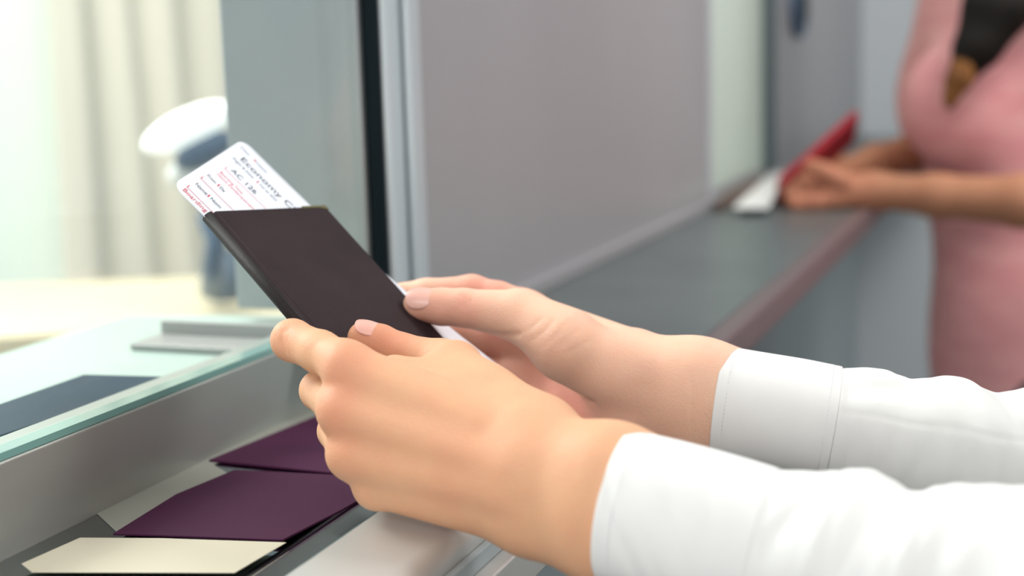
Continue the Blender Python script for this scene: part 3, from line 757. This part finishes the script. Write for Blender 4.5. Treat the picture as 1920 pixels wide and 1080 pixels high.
# stitch rows on the cuffs
def stitch_ring(st, frac, parent, r_add=.0012):
    S = [np.array(s, float) for s in st]; i = min(int(frac), len(S)-2); s = S[i]+(S[i+1]-S[i])*(frac-i)
    t = rnorm(PH(*S[i+1][:3])-PH(*S[i][:3])); upv = dirw((0,1,0)); upv = rnorm(upv-t*(upv@t)); sd = np.cross(t, upv)
    if sd@dirw((0,0,1)) < 0: sd = -sd
    c = PH(*s[:3]); V = []; Fc = []; n_ = 90
    for k in range(n_):
        w0 = 2*math.pi*k/n_; 
        i0 = len(V)
        for w in (w0, w0+2*math.pi*.55/n_):
            rt = HS*(s[3] if math.cos(w) > 0 else s[5])+r_add; rs = HS*s[4]+r_add
            p = c+upv*math.cos(w)*rt+sd*math.sin(w)*rs; o_ = rnorm(p-c)
            V += [p-t*.0002, p+t*.0002, p+o_*.0003]
        Fc += [(i0,i0+1,i0+4,i0+3),(i0+1,i0+2,i0+5,i0+4),(i0+2,i0,i0+3,i0+5)]
    link('stitching', V, Fc, 'cotton_seam', parent)
stitch_ring(cuffF, .28, person, .0010); stitch_ring(cuffF, 2.75, person, .0010); stitch_ring(cuffN, .34, person, .0012)

RS[0] = 1.
# ------------------------------------------------------------------ the rest of this person (right of the frame)
eN = PH(2400,1185,.46); eF = PH(2280,920,.69)
sN = eN+np.array([.12,-.06,.30]); sF = eF+np.array([.10,.06,.28])
mid = (sN+sF)/2; side = rnorm((sF-sN)*[1,1,0]); fwd = np.array([-side[1], side[0], 0]); fwd = fwd if fwd[0] < 0 else -fwd
up = np.array([0,0,1.])
lo = np.minimum(np.minimum(eN, eF), mid)-[.16,.26,.62]; hi = np.maximum(np.maximum(eN, eF), mid)+[.30,.26,.14]
ft = Field(lo, hi, .006)
sN2 = mid-side*.175; sF2 = mid+side*.175
A = np.array([side, fwd, up])
prim(ft, ('e', mid-up*.16-fwd*.03, (.175,.115,.24), A), .03)
prim(ft, ('e', mid-up*.40-fwd*.03, (.155,.110,.20), A), .06)
prim(ft, ('c', sN2, sF2, .055, .055), .06)
prim(ft, ('c', sN2, eN, .058, .046), .04); prim(ft, ('c', sF2, eF, .058, .046), .04)
prim(ft, ('c', eN, PH(2330,1178,.468), .046, .044), .02); prim(ft, ('c', eF, PH(2230,911,.69), .046, .043), .02)
field_mesh('shirt_body', ft, 'cotton', person, 3)
def head_mesh(base, fwd, parent, skin_m, hair_m, name_h='head', long_hair=False):
    side = np.cross(fwd, up); A = np.array([side, fwd, up])
    hc = base+up*.19+fwd*.015
    fh = Field(hc-[.14,.14,.24], hc+[.14,.14,.15], .004)
    prim(fh, ('e', hc+up*.02-fwd*.008, (.074,.092,.098), A), .01); prim(fh, ('e', hc-up*.05+fwd*.03, (.052,.058,.062), A), .03)
    prim(fh, ('c', base-up*.04-fwd*.01, hc-up*.06-fwd*.02, .052, .05), .02)
    prim(fh, ('c', hc+fwd*.083+up*.012, hc+fwd*.102-up*.022, .006, .011), .012)
    for s in (-1, 1):
        prim(fh, ('e', hc+side*s*.075-fwd*.008-up*.005, (.010,.018,.030), A), .006)
        prim(fh, ('c', hc+fwd*.090+side*s*.031+up*.010, hc+fwd*.092+side*s*.031+up*.010, .010, .010), .01, cut=True)
    h = field_mesh(name_h, fh, skin_m, parent, 3)
    for s in (-1, 1):
        e = hc+fwd*.074+side*s*.031+up*.010
        lampell('eye', e, [side, up], (.012,.012,.012), 'eye', parent); lampell('iris', e+fwd*.0075, [side, up], (.0055,.0055,.0055), 'iris', parent)
    lampell('lips', hc+fwd*.083-up*.050, [side, up], (.023,.008,.010), 'lip', parent)
    fh = Field(hc-[.17,.17,.36], hc+[.17,.17,.17], .006)
    prim(fh, ('e', hc+up*.035-fwd*.022, (.086,.098,.098), A), 0)
    if long_hair:
        for s in (-1, 1): prim(fh, ('c', hc+side*s*.072-fwd*.02+up*.02, hc+side*s*.085-fwd*.015-up*.26, .030, .034), .03)
        prim(fh, ('c', hc-fwd*.08, hc-fwd*.085-up*.24, .06, .055), .03)
    else:
        prim(fh, ('c', hc-fwd*.07, hc-fwd*.09-up*.11, .06, .04), .03)
    prim(fh, ('e', hc-up*.035+fwd*.055, (.060,.060,.098), A), .012, cut=True)
    field_mesh('hair', fh, hair_m, parent, 3)
head_mesh(mid+up*.05-fwd*.02, fwd, person, 'skin', 'hair')
fl = Field(mid-up*1.5-[.3,.3,0], mid-up*.42+[.3,.3,0], .008)
hipc = mid*[1,1,0]-fwd*.03+up*.80
for s in (-1, 1):
    h0 = hipc+side*s*.09
    prim(fl, ('c', h0+up*.04, h0*[1,1,0]+up*.46+fwd*.02, .088, .062), .03); prim(fl, ('c', h0*[1,1,0]+up*.46+fwd*.02, h0*[1,1,0]+up*.09, .062, .044), .02)
prim(fl, ('e', hipc+up*.02, (.165,.11,.12), A), .04)
field_mesh('trousers', fl, 'trousers', person, 2)
for s in (-1, 1):
    h0 = (hipc+side*s*.09)*[1,1,0]
    lampell('shoe', h0+up*.045+fwd*.05, [fwd, up], (.13,.045,.046), 'seal', person)

# ================================================================== SECOND PERSON
DP = 1.70
p2 = empty('person', P(2000, 600, 1.9)*[1,1,0]); tag(p2, 'person in a pink top with long dark hair leaning on the far counter', 'person')
X2 = lambda x, y, d=DP, r=.03: (x, y, d, r)
c2 = P(1900, 200, 1.85)
cor = [P(x, y, d) for x in (1420, 2330) for y in (150, 520) for d in (1.5, 2.15)]
fa = Field(np.minimum.reduce(cor), np.maximum.reduce(cor), .003)
def ch2(pts, k): 
    for p in chain(pts): prim(fa, p, k)
# near arm (forearm along the counter) and far arm
ch2([(1560,362,1.72,.022),(1640,358,1.71,.021),(1760,368,1.67,.024),(1920,378,1.62,.029),(2120,372,1.60,.034),(2200,250,1.68,.042)], .015)
ch2([(1560,335,1.84,.020),(1640,305,1.88,.022),(1720,285,1.92,.026),(1830,270,1.98,.030),(1960,240,2.05,.036)], .015)
for f in ([(1570,370,1.71,.013),(1530,378,1.71,.011),(1492,384,1.715,.009)], [(1565,356,1.72,.012),(1520,362,1.72,.0105),(1482,374,1.725,.0085)],
          [(1560,345,1.73,.012),(1510,345,1.735,.010),(1480,358,1.74,.0085)], [(1565,335,1.75,.012),(1520,330,1.76,.010),(1490,338,1.76,.0085)], [(1580,340,1.70,.012),(1545,322,1.70,.011),(1520,312,1.71,.010)],
          [(1550,332,1.83,.012),(1515,328,1.82,.010),(1495,336,1.81,.0085)], [(1560,322,1.83,.012),(1530,308,1.82,.010),(1510,314,1.81,.0085)], [(1570,315,1.84,.012),(1545,296,1.83,.010),(1530,300,1.81,.0085)],[(1580,310,1.85,.011),(1562,288,1.84,.009),(1550,290,1.82,.008)],[(1590,330,1.82,.012),(1560,345,1.80,.011),(1540,348,1.79,.010)]):
    ch2(f, .005)
field_mesh('arms', fa, 'skin2', p2, 3, [(P(1530,360,1.7),.06,.6)])
# torso
cor = [P(x, y, d) for x in (1560, 2500) for y in (-380, 1500) for d in (1.45, 2.35)]
fp = Field(np.minimum.reduce(cor), np.maximum.reduce(cor), .007)
sd2 = dirw((0,0,-1)); sd2 = rnorm(sd2*[1,1,0]+np.array([-.1,0,0])); fw2 = np.array([-abs(sd2[1]), sd2[0]*np.sign(sd2[1]), 0]); fw2 = rnorm(fw2)
A2 = np.array([sd2, fw2, up])
tc2 = P(1880, 140, 1.86)
prim(fp, ('e', tc2+up*.02-fw2*.004, (.165,.112,.23), A2), .03)
prim(fp, ('e', P(1785,200,1.76), (.062,.062,.075), A2), .06); prim(fp, ('e', P(1775,195,1.95), (.062,.060,.075), A2), .06)
prim(fp, ('e', P(1905,480,1.86), (.135,.095,.20), A2), .08)
prim(fp, ('e', P(1935,720,1.86), (.155,.115,.16), A2), .08)
shn = tc2+up*.19-sd2*.165; shf = tc2+up*.19+sd2*.165
prim(fp, ('c', shn, shf, .055, .055), .05)
prim(fp, ('c', shn, P(2190,255,1.67), .055, .052), .03)
prim(fp, ('c', shf, P(1940,235,2.05), .055, .05), .03)
field_mesh('pink_top', fp, 'pink', p2, 3)
fl = Field(P(1990,800,1.9)*[1,1,0]-[.36,.36,0], P(1990,800,1.9)*[1,1,0]+[.30,.36,.86], .009)
hip = P(1935,720,1.86)*[1,1,0]
for s in (-1, 1):
    h0 = hip+sd2*s*.085
    prim(fl, ('c', h0+up*.80, h0+up*.46, .086, .062), .03); prim(fl, ('c', h0+up*.46, h0+up*.08, .062, .044), .02)
field_mesh('trousers', fl, 'trousers', p2, 2)
for s in (-1, 1): lampell('shoe', hip+sd2*s*.085+up*.045+fw2*.05, [fw2, up], (.12,.045,.042), 'seal', p2)
hb = tc2+up*.25
head_mesh(hb, fw2, p2, 'skin2', 'hair', long_hair=True)
# long lock of hair falling over the chest
cor = [P(x, y, d) for x in (1720, 2100) for y in (-420, 260) for d in (1.5, 1.9)]
fh = Field(np.minimum.reduce(cor), np.maximum.reduce(cor), .0045)
for q in ([(1965,-330,1.72,.035),(1925,-120,1.66,.036),(1868,20,1.64,.031),(1836,90,1.64,.024),(1812,140,1.64,.013)],
          [(1990,-330,1.72,.03),(1950,-110,1.65,.03),(1895,20,1.63,.024),(1850,100,1.63,.014)],
          [(1950,-300,1.70,.03),(1890,-100,1.65,.03),(1845,10,1.64,.024),(1818,90,1.64,.018),(1796,150,1.64,.010)]):
    for p in chain(q): prim(fh, p, .008)
field_mesh('hair_lock', fh, 'hair', p2, 2)
fh = Field(P(1790,165,1.64)-.09, P(1790,165,1.64)+.09, .003)
for q in ([(1818,110,1.637,.014),(1800,150,1.637,.013),(1780,198,1.64,.006)], [(1808,110,1.640,.014),(1792,150,1.640,.012),(1776,186,1.64,.006)],[(1830,110,1.637,.012),(1812,150,1.637,.008),(1798,176,1.64,.004)]):
    for p in chain(q): prim(fh, p, .004)
field_mesh('hair_tips', fh, 'hair_tip', p2, 2)

# red passport, papers held by the second person
def card3(name, a, b, wdir, w, th, m, label, cat, n_=None):
    a = np.array(a); b = np.array(b); wdir = np.array(wdir, float)*w
    nn = rnorm(np.cross(b-a, wdir)); o = slab(name, [a, b, b+wdir, a+wdir], nn, th, m, None, .001)
    return tag(o, label, cat)
card3('passport', P(1466,344,1.74), P(1612,214,1.74), rnorm(dirw((.10,-.50,-.85))), .06, .009, 'redcard', 'red passport booklet standing in the hands of the person in pink', 'passport')
z2 = ZC+.0005
def flat2(name, px, m, th, label, cat, dz=0.):
    return tag(slab(name, [on_z(*q, z2+dz) for q in px], (0,0,1), th, m, None, .0005), label, cat)
flat2('ticket', [(1375,392),(1452,322),(1478,330),(1440,392)], 'white', .003, 'white ticket lying on the far counter beside the red passport', 'ticket', .0075)
flat2('passport', [(1342,397),(1366,378),(1432,342),(1408,376)], 'browncard', .014, 'brown passport lying on the far counter below the green pane', 'passport')
